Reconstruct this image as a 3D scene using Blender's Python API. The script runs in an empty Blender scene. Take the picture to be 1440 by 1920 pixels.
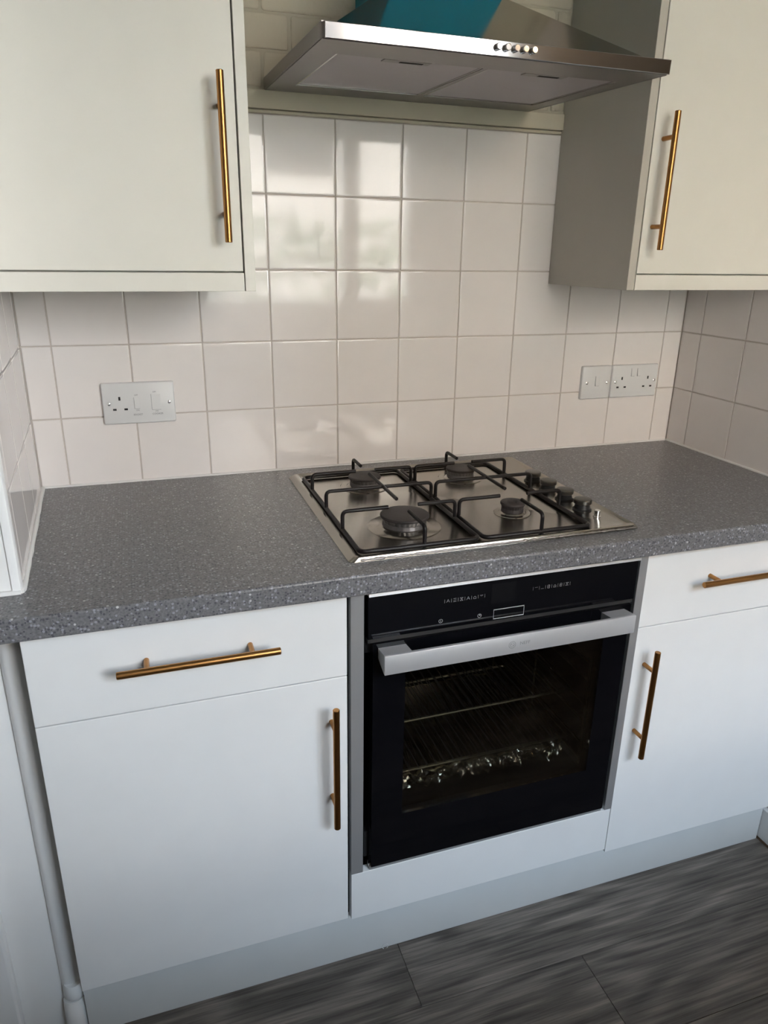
import bpy, bmesh, math, random
from mathutils import Vector, Matrix, noise
random.seed(7)
R_ = math.radians
scene = bpy.context.scene
C = scene.collection
WT = 0.915            # height of the worktop above the floor; all z below are measured from the worktop

# ------------------------------------------------------------------ camera
cam_data = bpy.data.cameras.new('camera')
cam = bpy.data.objects.new('camera', cam_data); C.objects.link(cam)
right = Vector((0.9482976, -0.3170955, 0.0134943))
down = Vector((-0.0953140, -0.3250832, -0.9408699))
fwd = Vector((0.3027323, 0.8909385, -0.3384993))
mw = Matrix((right, -down, -fwd)).transposed().to_4x4()
mw.translation = Vector((0.16904, -1.64853, 0.49228 + WT))
cam.matrix_world = mw
cam_data.sensor_fit = 'VERTICAL'; cam_data.sensor_height = 36.0
cam_data.lens = 1350.774 / 1920 * 36.0
cam_data.clip_start = 0.02
scene.camera = cam

# ------------------------------------------------------------------ world, light, exposure
world = bpy.data.worlds.new('sky'); scene.world = world; world.use_nodes = True
nt = world.node_tree; nt.nodes.clear()
wo = nt.nodes.new('ShaderNodeOutputWorld'); bg = nt.nodes.new('ShaderNodeBackground')
tc = nt.nodes.new('ShaderNodeTexCoord'); sx = nt.nodes.new('ShaderNodeSeparateXYZ'); rp = nt.nodes.new('ShaderNodeValToRGB')
rp.color_ramp.elements[0].position = 0.0; rp.color_ramp.elements[0].color = (0.97, 0.97, 1.0, 1)
rp.color_ramp.elements[1].position = 0.75; rp.color_ramp.elements[1].color = (0.60, 0.77, 1.0, 1)
nt.links.new(tc.outputs['Generated'], sx.inputs[0]); nt.links.new(sx.outputs['Z'], rp.inputs[0])
nt.links.new(rp.outputs[0], bg.inputs[0]); nt.links.new(bg.outputs[0], wo.inputs[0])
bg.inputs[1].default_value = 17.0
# light portal in the window opening (guides sampling of the sky, adds no light)
pd = bpy.data.lights.new('window_portal', 'AREA'); pd.shape = 'RECTANGLE'; pd.size = 1.22; pd.size_y = 1.16
try: pd.cycles.is_portal = True
except Exception: pass
po = bpy.data.objects.new('window_portal', pd); C.objects.link(po)
po.location = (1.11, -2.44, 0.78 + WT); po.rotation_euler = (R_(90), 0, 0)
# added warm fill light to tint the right side; no lamp known there
ld = bpy.data.lights.new('warm_fill', 'POINT'); ld.energy = 2.5; ld.color = (1.0, 0.66, 0.36); ld.shadow_soft_size = 0.12
lo = bpy.data.objects.new('warm_fill', ld); C.objects.link(lo); lo.location = (1.45, -1.60, 1.20 + WT)

scene.view_settings.view_transform = 'Standard'
scene.view_settings.look = 'None'
scene.view_settings.gamma = 1.0
scene.view_settings.use_curve_mapping = False
scene.view_settings.exposure = 1.17

# ------------------------------------------------------------------ mesh helpers
def box(bm, x0, x1, y0, y1, z0, z1, bev=0.0, seg=2):
    vs = [bm.verts.new((x, y, z)) for x in (x0, x1) for y in (y0, y1) for z in (z0, z1)]
    F = [(0,1,3,2),(4,6,7,5),(0,4,5,1),(2,3,7,6),(0,2,6,4),(1,5,7,3)]
    fs = [bm.faces.new([vs[i] for i in f]) for f in F]
    if bev > 0:
        es = list({e for f in fs for e in f.edges})
        bmesh.ops.bevel(bm, geom=es, offset=bev, segments=seg, affect='EDGES', profile=0.5)
def frame_of(d):
    d = d.normalized(); a = Vector((0,0,1)) if abs(d.z) < 0.9 else Vector((1,0,0))
    u = d.cross(a).normalized(); return u, d.cross(u).normalized()
def sweep(bm, pts, r, seg=10, caps=True):
    pts = [Vector(p) for p in pts]; rings = []
    u = None
    for i, p in enumerate(pts):
        d = (pts[min(i+1, len(pts)-1)] - pts[max(i-1, 0)]).normalized()
        if u is None: u, v = frame_of(d)
        else:
            u = (u - d*u.dot(d)).normalized(); v = d.cross(u).normalized()
        rr = r[i] if isinstance(r, (list, tuple)) else r
        rings.append([bm.verts.new(p + rr*(math.cos(2*math.pi*k/seg)*u + math.sin(2*math.pi*k/seg)*v)) for k in range(seg)])
    for a, b in zip(rings, rings[1:]):
        for k in range(seg): bm.faces.new((a[k], a[(k+1) % seg], b[(k+1) % seg], b[k]))
    if caps:
        bm.faces.new(list(reversed(rings[0]))); bm.faces.new(rings[-1])
def fillet(pts, rad, n=4):
    pts = [Vector(p) for p in pts]; out = [pts[0]]
    for a, b, c in zip(pts, pts[1:], pts[2:]):
        l = min(rad, (a-b).length*0.49, (c-b).length*0.49)
        p0 = b + (a-b).normalized()*l; p1 = b + (c-b).normalized()*l
        for k in range(n+1):
            t = k/n; out.append((1-t)**2*p0 + 2*t*(1-t)*b + t*t*p1)
    out.append(pts[-1]); return out
def lathe(bm, c, prof, seg=32, sx=1, sy=1, cap0=True, cap1=True, axis='z'):
    rings = []
    for r, h in prof:
        ring = []
        for k in range(seg):
            a = 2*math.pi*k/seg; x, y = r*math.cos(a), r*math.sin(a)
            if axis == 'z': p = (c[0]+x, c[1]+y, c[2]+h)
            else: p = (c[0]+x, c[1]-h, c[2]+y)          # along -y, towards the room
            ring.append(bm.verts.new(p))
        rings.append(ring)
    for a, b in zip(rings, rings[1:]):
        for k in range(seg): bm.faces.new((a[k], a[(k+1) % seg], b[(k+1) % seg], b[k]))
    if cap0: bm.faces.new(list(reversed(rings[0])))
    if cap1: bm.faces.new(rings[-1])
def prism(bm, poly, z0, z1):
    a = [bm.verts.new((x, y, z0)) for x, y in poly]; b = [bm.verts.new((x, y, z1)) for x, y in poly]
    n = len(poly)
    bm.faces.new(list(reversed(a))); bm.faces.new(b)
    return a, b, [bm.faces.new((a[i], a[(i+1) % n], b[(i+1) % n], b[i])) for i in range(n)]
ORG = {}
def link_obj(name, data, parent, org):
    o = bpy.data.objects.new(name, data); C.objects.link(o)
    po_ = ORG.get(parent.name) if parent else None
    w = Vector((org[0], org[1], org[2] + WT))
    o.location = w - po_ if parent else w
    if parent: o.parent = parent
    ORG[o.name] = w
    return o
def obj(name, bm, m, parent=None, smooth=30, org=None, kind=None, label=None):
    bmesh.ops.recalc_face_normals(bm, faces=bm.faces)
    if org is None:
        xs = [v.co for v in bm.verts]
        org = ((min(v.x for v in xs)+max(v.x for v in xs))/2, (min(v.y for v in xs)+max(v.y for v in xs))/2, min(v.z for v in xs))
    bmesh.ops.translate(bm, verts=bm.verts, vec=-Vector(org))
    me = bpy.data.meshes.new(name); bm.to_mesh(me); bm.free()
    if smooth:
        me.polygons.foreach_set('use_smooth', [True]*len(me.polygons))
        me.set_sharp_from_angle(angle=R_(smooth))
    me.materials.append(m)
    o = link_obj(name, me, parent, org)
    if kind: o['kind'] = kind
    if label: o['label'] = label
    return o
def tag(o, label, cat, group=None):
    o['label'] = label; o['category'] = cat
    if group: o['group'] = group
    return o
def thing(name, label, cat, org, group=None):
    return tag(link_obj(name, None, None, org), label, cat, group)
def NB(): return bmesh.new()
def boxobj(name, m, parent, *a, bev=0.0, smooth=0, seg=2, **k):
    bm = NB(); box(bm, *a, bev=bev, seg=seg); return obj(name, bm, m, parent, smooth, **k)
def text_mesh(name, s, size, m, parent, x, y, z, rot=(math.pi/2, 0, 0), label=None, ext=0.0001):
    cu = bpy.data.curves.new(name, 'FONT'); cu.body = s; cu.size = size; cu.extrude = ext; cu.align_x = 'CENTER'; cu.align_y = 'CENTER'
    cu.resolution_u = 3
    to = bpy.data.objects.new('tmp_text', cu); C.objects.link(to)
    dg = bpy.context.evaluated_depsgraph_get(); me = bpy.data.meshes.new_from_object(to.evaluated_get(dg))
    bpy.data.objects.remove(to); bpy.data.curves.remove(cu)
    bm = NB(); bm.from_mesh(me); bpy.data.meshes.remove(me)
    Rm = Matrix.Rotation(rot[0], 4, 'X')
    bmesh.ops.transform(bm, matrix=Matrix.Translation((x, y, z)) @ Rm, verts=bm.verts)
    return obj(name, bm, m, parent, 0, label=label)

# ------------------------------------------------------------------ materials
def mat(name, col, rough=0.5, metal=0.0, spec=0.5, bump=None, rnd=0.0, **k):
    m = bpy.data.materials.new(name); m.use_nodes = True
    n = m.node_tree.nodes; l = m.node_tree.links; b = n['Principled BSDF']
    b.inputs['Base Color'].default_value = (*col, 1); b.inputs['Roughness'].default_value = rough
    b.inputs['Metallic'].default_value = metal; b.inputs['Specular IOR Level'].default_value = spec
    tc = n.new('ShaderNodeTexCoord')
    for a, v in k.items(): b.inputs[a.replace('_', ' ')].default_value = v
    # a fine tonal grain on every surface, so none is a flat colour
    nz = n.new('ShaderNodeTexNoise'); nz.inputs['Scale'].default_value = 14; nz.inputs['Detail'].default_value = 4
    l.new(tc.outputs['Object'], nz.inputs['Vector'])
    mx = n.new('ShaderNodeMix'); mx.data_type = 'RGBA'; mx.blend_type = 'MULTIPLY'
    mr = n.new('ShaderNodeMapRange'); mr.inputs['To Min'].default_value = 0.965; mr.inputs['To Max'].default_value = 1.035
    l.new(nz.outputs['Fac'], mr.inputs['Value']); mx.inputs['Factor'].default_value = 1
    mx.inputs['A'].default_value = (*col, 1); l.new(mr.outputs['Result'], mx.inputs['B'])
    src = mx.outputs['Result']
    if rnd:
        oi = n.new('ShaderNodeObjectInfo'); m2 = n.new('ShaderNodeMapRange')
        m2.inputs['To Min'].default_value = 1-rnd; m2.inputs['To Max'].default_value = 1+rnd
        l.new(oi.outputs['Random'], m2.inputs['Value'])
        mx2 = n.new('ShaderNodeMix'); mx2.data_type = 'RGBA'; mx2.blend_type = 'MULTIPLY'; mx2.inputs['Factor'].default_value = 1
        l.new(src, mx2.inputs['A']); l.new(m2.outputs['Result'], mx2.inputs['B']); src = mx2.outputs['Result']
    l.new(src, b.inputs['Base Color'])
    if bump:
        sc, st, stretch = bump
        mp = n.new('ShaderNodeMapping'); mp.inputs['Scale'].default_value = stretch
        n2 = n.new('ShaderNodeTexNoise'); n2.inputs['Scale'].default_value = sc; n2.inputs['Detail'].default_value = 3
        bp = n.new('ShaderNodeBump'); bp.inputs['Strength'].default_value = st; bp.inputs['Distance'].default_value = 0.002
        l.new(tc.outputs['Object'], mp.inputs[0]); l.new(mp.outputs[0], n2.inputs['Vector'])
        l.new(n2.outputs['Fac'], bp.inputs['Height']); l.new(bp.outputs[0], b.inputs['Normal'])
    return m
M = {}
M['door'] = mat('satin_white_door', (0.74, 0.74, 0.73), 0.42, bump=(220, 0.02, (1,1,1)))
M['kick'] = mat('white_kickboard', (0.62, 0.63, 0.62), 0.5)
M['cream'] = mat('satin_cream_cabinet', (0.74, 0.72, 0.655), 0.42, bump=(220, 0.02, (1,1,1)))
M['creamshade'] = mat('cream_shaded_side', (0.50, 0.475, 0.42), 0.45)  # darker copy of the cream; shade on the left-facing end panel put in colour
M['tile'] = mat('glazed_white_tile', (0.80, 0.755, 0.73), 0.06, spec=0.5, bump=(5, 0.03, (1,1,1)), rnd=0.02)
M['grout'] = mat('grey_grout', (0.56, 0.50, 0.455), 0.9, bump=(300, 0.2, (1,1,1)))
M['sealant'] = mat('white_sealant', (0.75, 0.74, 0.72), 0.4)
M['plaster'] = mat('painted_plaster', (0.80, 0.79, 0.77), 0.6, bump=(60, 0.1, (1,1,1)))
M['room'] = mat('matt_room_paint', (0.46, 0.435, 0.41), 0.7)
M['ceil'] = mat('white_ceiling_paint', (0.68, 0.66, 0.63), 0.8)
M['gloss'] = mat('white_gloss_paint', (0.80, 0.80, 0.79), 0.28, bump=(40, 0.12, (1,1,1)))
M['brick'] = mat('cream_painted_brick', (0.50, 0.455, 0.36), 0.85, bump=(45, 1.0, (1,1,1)), rnd=0.06)
M['mortar'] = mat('painted_mortar', (0.44, 0.40, 0.32), 0.9, bump=(80, 0.6, (1,1,1)))
M['batten'] = mat('cream_painted_batten', (0.54, 0.49, 0.38), 0.55)
M['steel'] = mat('brushed_steel', (0.62, 0.60, 0.57), 0.14, 1.0, bump=(60, 0.02, (1, 60, 60)))
M['strip'] = mat('polished_steel_strip', (0.52, 0.50, 0.48), 0.09, 1.0)
M['steeldk'] = mat('dull_brushed_steel', (0.27, 0.25, 0.24), 0.38, 0.9, bump=(60, 0.08, (1, 60, 60)))
M['canopy'] = mat('canopy_steel', (0.33, 0.305, 0.27), 0.13, 1.0, bump=(4, 0.02, (1, 1, 1)))
M['hobsteel'] = mat('hob_steel', (0.38, 0.36, 0.325), 0.20, 1.0, bump=(50, 0.05, (1, 40, 40)))
M['ovsteel'] = mat('oven_handle_steel', (0.62, 0.62, 0.63), 0.40, 0.55, bump=(50, 0.08, (1, 50, 50)))
M['trimsteel'] = mat('oven_trim_steel', (0.40, 0.40, 0.40), 0.42, 0.6, bump=(50, 0.06, (40, 40, 1)))
M['chrome'] = mat('chrome', (0.85, 0.85, 0.85), 0.08, 1.0)
M['brass'] = mat('brushed_brass', (0.41, 0.20, 0.068), 0.28, 1.0, bump=(80, 0.05, (30, 30, 1)))
M['teal'] = mat('teal_protective_film', (0.01, 0.24, 0.36), 0.25, 0.0, spec=0.6, bump=(9, 0.3, (1, 1, 1)))
M['filter'] = mat('aluminium_mesh_filter', (0.44, 0.415, 0.43), 0.50, 0.6, bump=(700, 0.5, (1, 1, 1)))
M['blackiron'] = mat('black_enamel_iron', (0.009, 0.007, 0.007), 0.42, spec=0.3, bump=(200, 0.1, (1,1,1)))
M['cap'] = mat('worn_burner_cap', (0.035, 0.028, 0.027), 0.55, bump=(150, 0.2, (1,1,1)))
M['alu'] = mat('cast_aluminium', (0.16, 0.15, 0.145), 0.42, 0.8, bump=(120, 0.2, (1,1,1)))
M['knob'] = mat('dark_metal_knob', (0.10, 0.095, 0.085), 0.28, 0.8)
M['knobrim'] = mat('black_knob_skirt', (0.02, 0.02, 0.02), 0.35)
M['ovglass'] = mat('black_oven_glass', (0.003, 0.003, 0.004), 0.06, spec=0.25)
M['print'] = mat('pale_print', (0.30, 0.30, 0.30), 0.6)
M['etched'] = mat('etched_mark', (0.36, 0.37, 0.38), 0.6, 0.6)
M['display'] = mat('dark_display', (0.006, 0.006, 0.007), 0.08, spec=0.28)
M['enamel'] = mat('oven_enamel', (0.005, 0.005, 0.005), 0.35, spec=0.25, bump=(120, 0.2, (1,1,1)))
M['rack'] = mat('chromed_rack_wire', (0.60, 0.54, 0.40), 0.30, 1.0)
M['foil'] = mat('crumpled_foil', (0.80, 0.76, 0.66), 0.14, 1.0)
M['plastic'] = mat('white_moulded_plastic', (0.70, 0.70, 0.70), 0.32)
M['dark'] = mat('dark_recess', (0.015, 0.014, 0.014), 0.8)
M['greyprint'] = mat('grey_lettering', (0.20, 0.20, 0.22), 0.6)
M['rawwood'] = mat('raw_brown_board', (0.16, 0.10, 0.06), 0.8)
M['hedge'] = mat('hedge_leaves', (0.14, 0.19, 0.09), 0.6, rnd=0.1)
M['housebrick'] = mat('pale_brick', (0.62, 0.52, 0.42), 0.8)
M['grass'] = mat('patio_paving', (0.36, 0.34, 0.33), 0.9)
M['roof'] = mat('roof_tile', (0.22, 0.14, 0.10), 0.8)
M['oven_edge'] = mat('oven_lip_steel', (0.42, 0.42, 0.41), 0.45, 0.6)

def worktop_mat():
    m = bpy.data.materials.new('speckled_grey_laminate'); m.use_nodes = True
    n = m.node_tree.nodes; l = m.node_tree.links; b = n['Principled BSDF']
    tc = n.new('ShaderNodeTexCoord')
    base = n.new('ShaderNodeTexNoise'); base.inputs['Scale'].default_value = 260; base.inputs['Detail'].default_value = 3
    r0 = n.new('ShaderNodeValToRGB'); r0.color_ramp.elements[0].position = 0.35; r0.color_ramp.elements[0].color = (0.115, 0.113, 0.116, 1)
    r0.color_ramp.elements[1].position = 0.66; r0.color_ramp.elements[1].color = (0.185, 0.183, 0.188, 1)
    l.new(tc.outputs['Object'], base.inputs['Vector']); l.new(base.outputs['Fac'], r0.inputs[0])
    def specks(scale, lo, hi, col, prev):
        v = n.new('ShaderNodeTexVoronoi'); v.inputs['Scale'].default_value = scale; v.inputs['Randomness'].default_value = 1
        l.new(tc.outputs['Object'], v.inputs['Vector'])
        # only some of the cells hold a chip
        s = n.new('ShaderNodeSeparateColor'); l.new(v.outputs['Color'], s.inputs[0])
        g = n.new('ShaderNodeMath'); g.operation = 'GREATER_THAN'; g.inputs[1].default_value = hi; l.new(s.outputs[0], g.inputs[0])
        d = n.new('ShaderNodeMath'); d.operation = 'LESS_THAN'; d.inputs[1].default_value = lo; l.new(v.outputs['Distance'], d.inputs[0])
        mu = n.new('ShaderNodeMath'); mu.operation = 'MULTIPLY'; l.new(g.outputs[0], mu.inputs[0]); l.new(d.outputs[0], mu.inputs[1])
        mx = n.new('ShaderNodeMix'); mx.data_type = 'RGBA'; l.new(mu.outputs[0], mx.inputs['Factor'])
        l.new(prev, mx.inputs['A']); mx.inputs['B'].default_value = (*col, 1); return mx.outputs['Result']
    c = specks(250, 0.45, 0.62, (0.070, 0.072, 0.082), r0.outputs[0])
    c = specks(200, 0.42, 0.72, (0.27, 0.275, 0.30), c)
    c = specks(150, 0.30, 0.955, (0.50, 0.50, 0.50), c)
    l.new(c, b.inputs['Base Color']); b.inputs['Roughness'].default_value = 0.28
    return m
M['worktop'] = worktop_mat()

def plank_mat():
    m = bpy.data.materials.new('grey_oak_laminate'); m.use_nodes = True
    n = m.node_tree.nodes; l = m.node_tree.links; b = n['Principled BSDF']
    tc = n.new('ShaderNodeTexCoord'); oi = n.new('ShaderNodeObjectInfo')
    mul = n.new('ShaderNodeMath'); mul.operation = 'MULTIPLY'; mul.inputs[1].default_value = 37.0; l.new(oi.outputs['Random'], mul.inputs[0])
    cx = n.new('ShaderNodeCombineXYZ'); l.new(mul.outputs[0], cx.inputs[0]); l.new(mul.outputs[0], cx.inputs[1]); l.new(mul.outputs[0], cx.inputs[2])
    add = n.new('ShaderNodeVectorMath'); add.operation = 'ADD'; l.new(tc.outputs['Object'], add.inputs[0]); l.new(cx.outputs[0], add.inputs[1])
    mp = n.new('ShaderNodeMapping'); mp.inputs['Scale'].default_value = (0.9, 5.0, 5.0); l.new(add.outputs[0], mp.inputs[0])
    big = n.new('ShaderNodeTexNoise'); big.inputs['Scale'].default_value = 1.5; big.inputs['Detail'].default_value = 2; l.new(mp.outputs[0], big.inputs['Vector'])
    # contour lines of a smooth field make the cathedral grain
    ml = n.new('ShaderNodeMath'); ml.operation = 'MULTIPLY'; ml.inputs[1].default_value = 55; l.new(big.outputs['Fac'], ml.inputs[0])
    sn = n.new('ShaderNodeMath'); sn.operation = 'SINE'; l.new(ml.outputs[0], sn.inputs[0])
    fine = n.new('ShaderNodeTexNoise'); fine.inputs['Scale'].default_value = 6; fine.inputs['Detail'].default_value = 8; fine.inputs['Roughness'].default_value = 0.7
    mp2 = n.new('ShaderNodeMapping'); mp2.inputs['Scale'].default_value = (0.6, 20.0, 20.0); l.new(add.outputs[0], mp2.inputs[0]); l.new(mp2.outputs[0], fine.inputs['Vector'])
    m1 = n.new('ShaderNodeMath'); m1.operation = 'MULTIPLY_ADD'; m1.inputs[1].default_value = 0.075; l.new(sn.outputs[0], m1.inputs[0]); l.new(fine.outputs['Fac'], m1.inputs[2])
    rp = n.new('ShaderNodeValToRGB'); e = rp.color_ramp.elements
    e[0].position = 0.28; e[0].color = (0.048, 0.041, 0.035, 1); e[1].position = 0.74; e[1].color = (0.30, 0.262, 0.228, 1)
    k = rp.color_ramp.elements.new(0.5); k.color = (0.145, 0.127, 0.110, 1)
    l.new(m1.outputs[0], rp.inputs[0])
    # knots
    vo = n.new('ShaderNodeTexVoronoi'); vo.inputs['Scale'].default_value = 1.0
    mp3 = n.new('ShaderNodeMapping'); mp3.inputs['Scale'].default_value = (3.2, 8.0, 8.0); l.new(add.outputs[0], mp3.inputs[0]); l.new(mp3.outputs[0], vo.inputs['Vector'])
    mr = n.new('ShaderNodeMapRange'); mr.inputs['From Min'].default_value = 0.03; mr.inputs['From Max'].default_value = 0.15
    mr.inputs['To Min'].default_value = 0.4; mr.inputs['To Max'].default_value = 1.0; l.new(vo.outputs['Distance'], mr.inputs['Value'])
    mx = n.new('ShaderNodeMix'); mx.data_type = 'RGBA'; mx.blend_type = 'MULTIPLY'; mx.inputs['Factor'].default_value = 1
    l.new(rp.outputs[0], mx.inputs['A']); l.new(mr.outputs['Result'], mx.inputs['B'])
    m2 = n.new('ShaderNodeMapRange'); m2.inputs['To Min'].default_value = 0.82; m2.inputs['To Max'].default_value = 1.12; l.new(oi.outputs['Random'], m2.inputs['Value'])
    mx2 = n.new('ShaderNodeMix'); mx2.data_type = 'RGBA'; mx2.blend_type = 'MULTIPLY'; mx2.inputs['Factor'].default_value = 1
    l.new(mx.outputs['Result'], mx2.inputs['A']); l.new(m2.outputs['Result'], mx2.inputs['B'])
    l.new(mx2.outputs['Result'], b.inputs['Base Color']); b.inputs['Roughness'].default_value = 0.5
    bp = n.new('ShaderNodeBump'); bp.inputs['Strength'].default_value = 0.15; bp.inputs['Distance'].default_value = 0.001
    l.new(fine.outputs['Fac'], bp.inputs['Height']); l.new(bp.outputs[0], b.inputs['Normal'])
    return m
M['plank'] = plank_mat()

def glass_mat(name, tint, extra):
    m = bpy.data.materials.new(name); m.use_nodes = True
    n = m.node_tree.nodes; l = m.node_tree.links; n.clear()
    o = n.new('ShaderNodeOutputMaterial'); t = n.new('ShaderNodeBsdfTransparent'); t.inputs[0].default_value = (*tint, 1)
    g = n.new('ShaderNodeBsdfGlossy'); g.inputs['Roughness'].default_value = 0.03
    f = n.new('ShaderNodeFresnel'); f.inputs[0].default_value = 1.4
    mm = n.new('ShaderNodeMath'); mm.operation = 'MULTIPLY'; mm.inputs[1].default_value = extra; l.new(f.outputs[0], mm.inputs[0])
    x = n.new('ShaderNodeMixShader'); l.new(mm.outputs[0], x.inputs[0]); l.new(t.outputs[0], x.inputs[1]); l.new(g.outputs[0], x.inputs[2])
    l.new(x.outputs[0], o.inputs[0]); return m
M['pane'] = glass_mat('window_glass', (0.97, 0.98, 0.97), 1.0)
M['ovenpane'] = glass_mat('tinted_oven_glass', (0.62, 0.62, 0.60), 0.7)

# ================================================================== the setting
XR = 1.577            # face of the right wall
P = 0.152             # tile pitch
H0 = 0.150            # first tile joint above the worktop
YF = -2.40            # window wall
ZF = -WT; ZC = 1.485
LA, LB = Vector((-0.0575, 0.0, 0)), Vector((-0.032, -0.54, 0))     # tiled return wall on the left

# floor with planks
fl = boxobj('floor', M['dark'], None, -1.2, 3.2, YF, 0.02, ZF-0.03, ZF-0.008, smooth=0, kind='structure')
PW = 0.190; PL = 1.26
meshes = {}
rows = [-0.528 - PW*i for i in range(-1, 10)]
starts = {0: 0.58, 1: 0.945}
for i, yt in enumerate(rows):
    y1 = yt; y0 = max(yt-PW, YF)
    if y1 <= YF: continue
    xs = starts.get(i-1, (0.3 + 0.47*i) % PL); 
    while xs > -1.2: xs -= PL
    while xs < 3.2:
        a, b = max(xs, -1.2), min(xs+PL, 3.2)
        if b - a > 0.01:
            key = (round(b-a, 3), round(y1-y0, 3))
            if key not in meshes:
                bm = NB(); box(bm, -(b-a)/2+0.0004, (b-a)/2-0.0004, -(y1-y0)/2+0.0004, (y1-y0)/2-0.0004, 0, 0.008, bev=0.0006, seg=1)
                bmesh.ops.recalc_face_normals(bm, faces=bm.faces)
                me = bpy.data.meshes.new('plank'); bm.to_mesh(me); bm.free(); me.materials.append(M['plank']); meshes[key] = me
            link_obj('plank', meshes[key], fl, ((a+b)/2, (y0+y1)/2, ZF-0.008))
        xs += PL

# back wall, tiled low and bare painted brick above the batten
wb = boxobj('wall_back', M['grout'], None, -1.2, 3.2, 0.0022, 0.15, ZF, ZC, smooth=0, kind='structure')
tile_mesh = {}
def tile_me(w, h):
    key = (round(w, 3), round(h, 3))
    if key not in tile_mesh:
        bm = NB(); g = 0.0013; e = 0.0016
        a = [bm.verts.new(v) for v in ((-w/2+g, 0.0055, -h/2+g), (w/2-g, 0.0055, -h/2+g), (w/2-g, 0.0055, h/2-g), (-w/2+g, 0.0055, h/2-g))]
        b = [bm.verts.new((v.co.x, 0.0013, v.co.z)) for v in a]
        c = [bm.verts.new((v.co.x - math.copysign(e*0.35, v.co.x), 0.0004, v.co.z - math.copysign(e*0.35, v.co.z))) for v in a]
        d = [bm.verts.new((v.co.x - math.copysign(e*1.3, v.co.x), 0.0, v.co.z - math.copysign(e*1.3, v.co.z))) for v in a]
        for p, q in ((a, b), (b, c), (c, d)):
            for k in range(4): bm.faces.new((p[k], p[(k+1) % 4], q[(k+1) % 4], q[k]))
        f = [bm.verts.new((v.co.x - math.copysign(e*2.4, v.co.x), 0.0, v.co.z - math.copysign(e*2.4, v.co.z))) for v in a]
        for k in range(4): bm.faces.new((d[k], d[(k+1) % 4], f[(k+1) % 4], f[k]))
        bm.faces.new(f); bm.faces.new(list(reversed(a)))
        bmesh.ops.recalc_face_normals(bm, faces=bm.faces)
        me = bpy.data.meshes.new('tile'); bm.to_mesh(me); bm.free()
        me.polygons.foreach_set('use_smooth', [True]*len(me.polygons)); me.set_sharp_from_angle(angle=R_(38))
        me.materials.append(M['tile']); tile_mesh[key] = me
    return tile_mesh[key]
def put_tile(parent, a, b, z0, z1, fn, rz, tilt=(0, 0)):
    o = link_obj('tile', tile_me(b-a, z1-z0), parent, fn((a+b)/2, (z0+z1)/2))
    o.rotation_euler = (tilt[0], 0, rz + tilt[1])
rowz = [(-0.002, H0), (H0, H0+P), (H0+P, H0+2*P), (H0+2*P, H0+3*P), (H0+3*P, H0+4*P-0.002)]
for r, (z0, z1) in enumerate(rowz):
    for c in range(-1, 11):
        a, b = c*P, (c+1)*P
        a = max(a, -0.0575); b = min(b, XR)
        if r >= 3 and not (2 <= c <= 7): continue
        t = (R_(random.uniform(-0.25, 0.25)) + (R_(0.5) if r >= 3 else -R_(0.2)), R_(random.uniform(-0.3, 0.3)))
        t = (t[0]*0.5, t[1]*0.5)
        put_tile(wb, a, b, z0, z1, lambda u, z: (u, 0.0, z), 0, t)
# bricks above the batten
brick_mesh = []
for k in range(6):
    bm = NB(); box(bm, -0.104, 0.104, -0.012, 0.012, -0.029, 0.029, bev=0.006, seg=2)
    for v in bm.verts:
        if v.co.y < 0: v.co += 0.0025*noise.noise_vector(v.co*40 + Vector((k*7.1, 0, 0)))
    bmesh.ops.recalc_face_normals(bm, faces=bm.faces)
    me = bpy.data.meshes.new('brick'); bm.to_mesh(me); bm.free()
    me.polygons.foreach_set('use_smooth', [True]*len(me.polygons)); me.materials.append(M['brick']); brick_mesh.append(me)
mo = boxobj('mortar_bed', M['mortar'], wb, 0.36, 1.16, -0.0045, 0.0022, 0.768, 1.33, smooth=0)
for r in range(8):
    zc = 0.833 + 0.066*r
    off = 0.458 if r % 2 == 0 else 0.514
    for c in range(-1, 4):
        x0 = off + c*0.218
        if x0 + 0.2 < 0.36 or x0 > 1.16: continue
        sc_a, sc_b = max(x0, 0.362), min(x0+0.218, 1.15)
        if sc_b - sc_a < 0.03: continue
        o = link_obj('brick', brick_mesh[(r*5+c) % 6], wb, ((sc_a+sc_b)/2, -0.0015 + random.uniform(-0.0012, 0.0012), zc))
        o.scale = ((sc_b-sc_a-0.006)/0.208, 0.5, 1.05)
# batten and tile bead
tr = boxobj('trim_1', M['batten'], None, 0.38, 1.1495, -0.012, 0.002, 0.7635, 0.797, bev=0.0015, kind='structure')
tr = boxobj('trim_2', M['batten'], None, 0.38, 1.1495, -0.0055, 0.001, 0.756, 0.7625, bev=0.002, kind='structure')

# right wall
wr = boxobj('wall_right', M['grout'], None, XR+0.0022, XR+0.13, -1.05, 0.14, ZF, ZC, smooth=0, kind='structure')
js = [0.0, 0.0735] + [0.0735+P*k for k in range(1, 4)] + [0.632]
for (z0, z1) in rowz[:4]:
    for a, b in zip(js, js[1:]):
        put_tile(wr, a, b, z0, z1, lambda u, z: (XR, -u, z), math.pi/2*-1 + 0, (0, R_(random.uniform(-0.15, 0.15))))
boxobj('plaster_panel', M['plaster'], wr, XR+0.0005, XR+0.0022, -1.05, -0.633, ZF, ZC, smooth=0)
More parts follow.
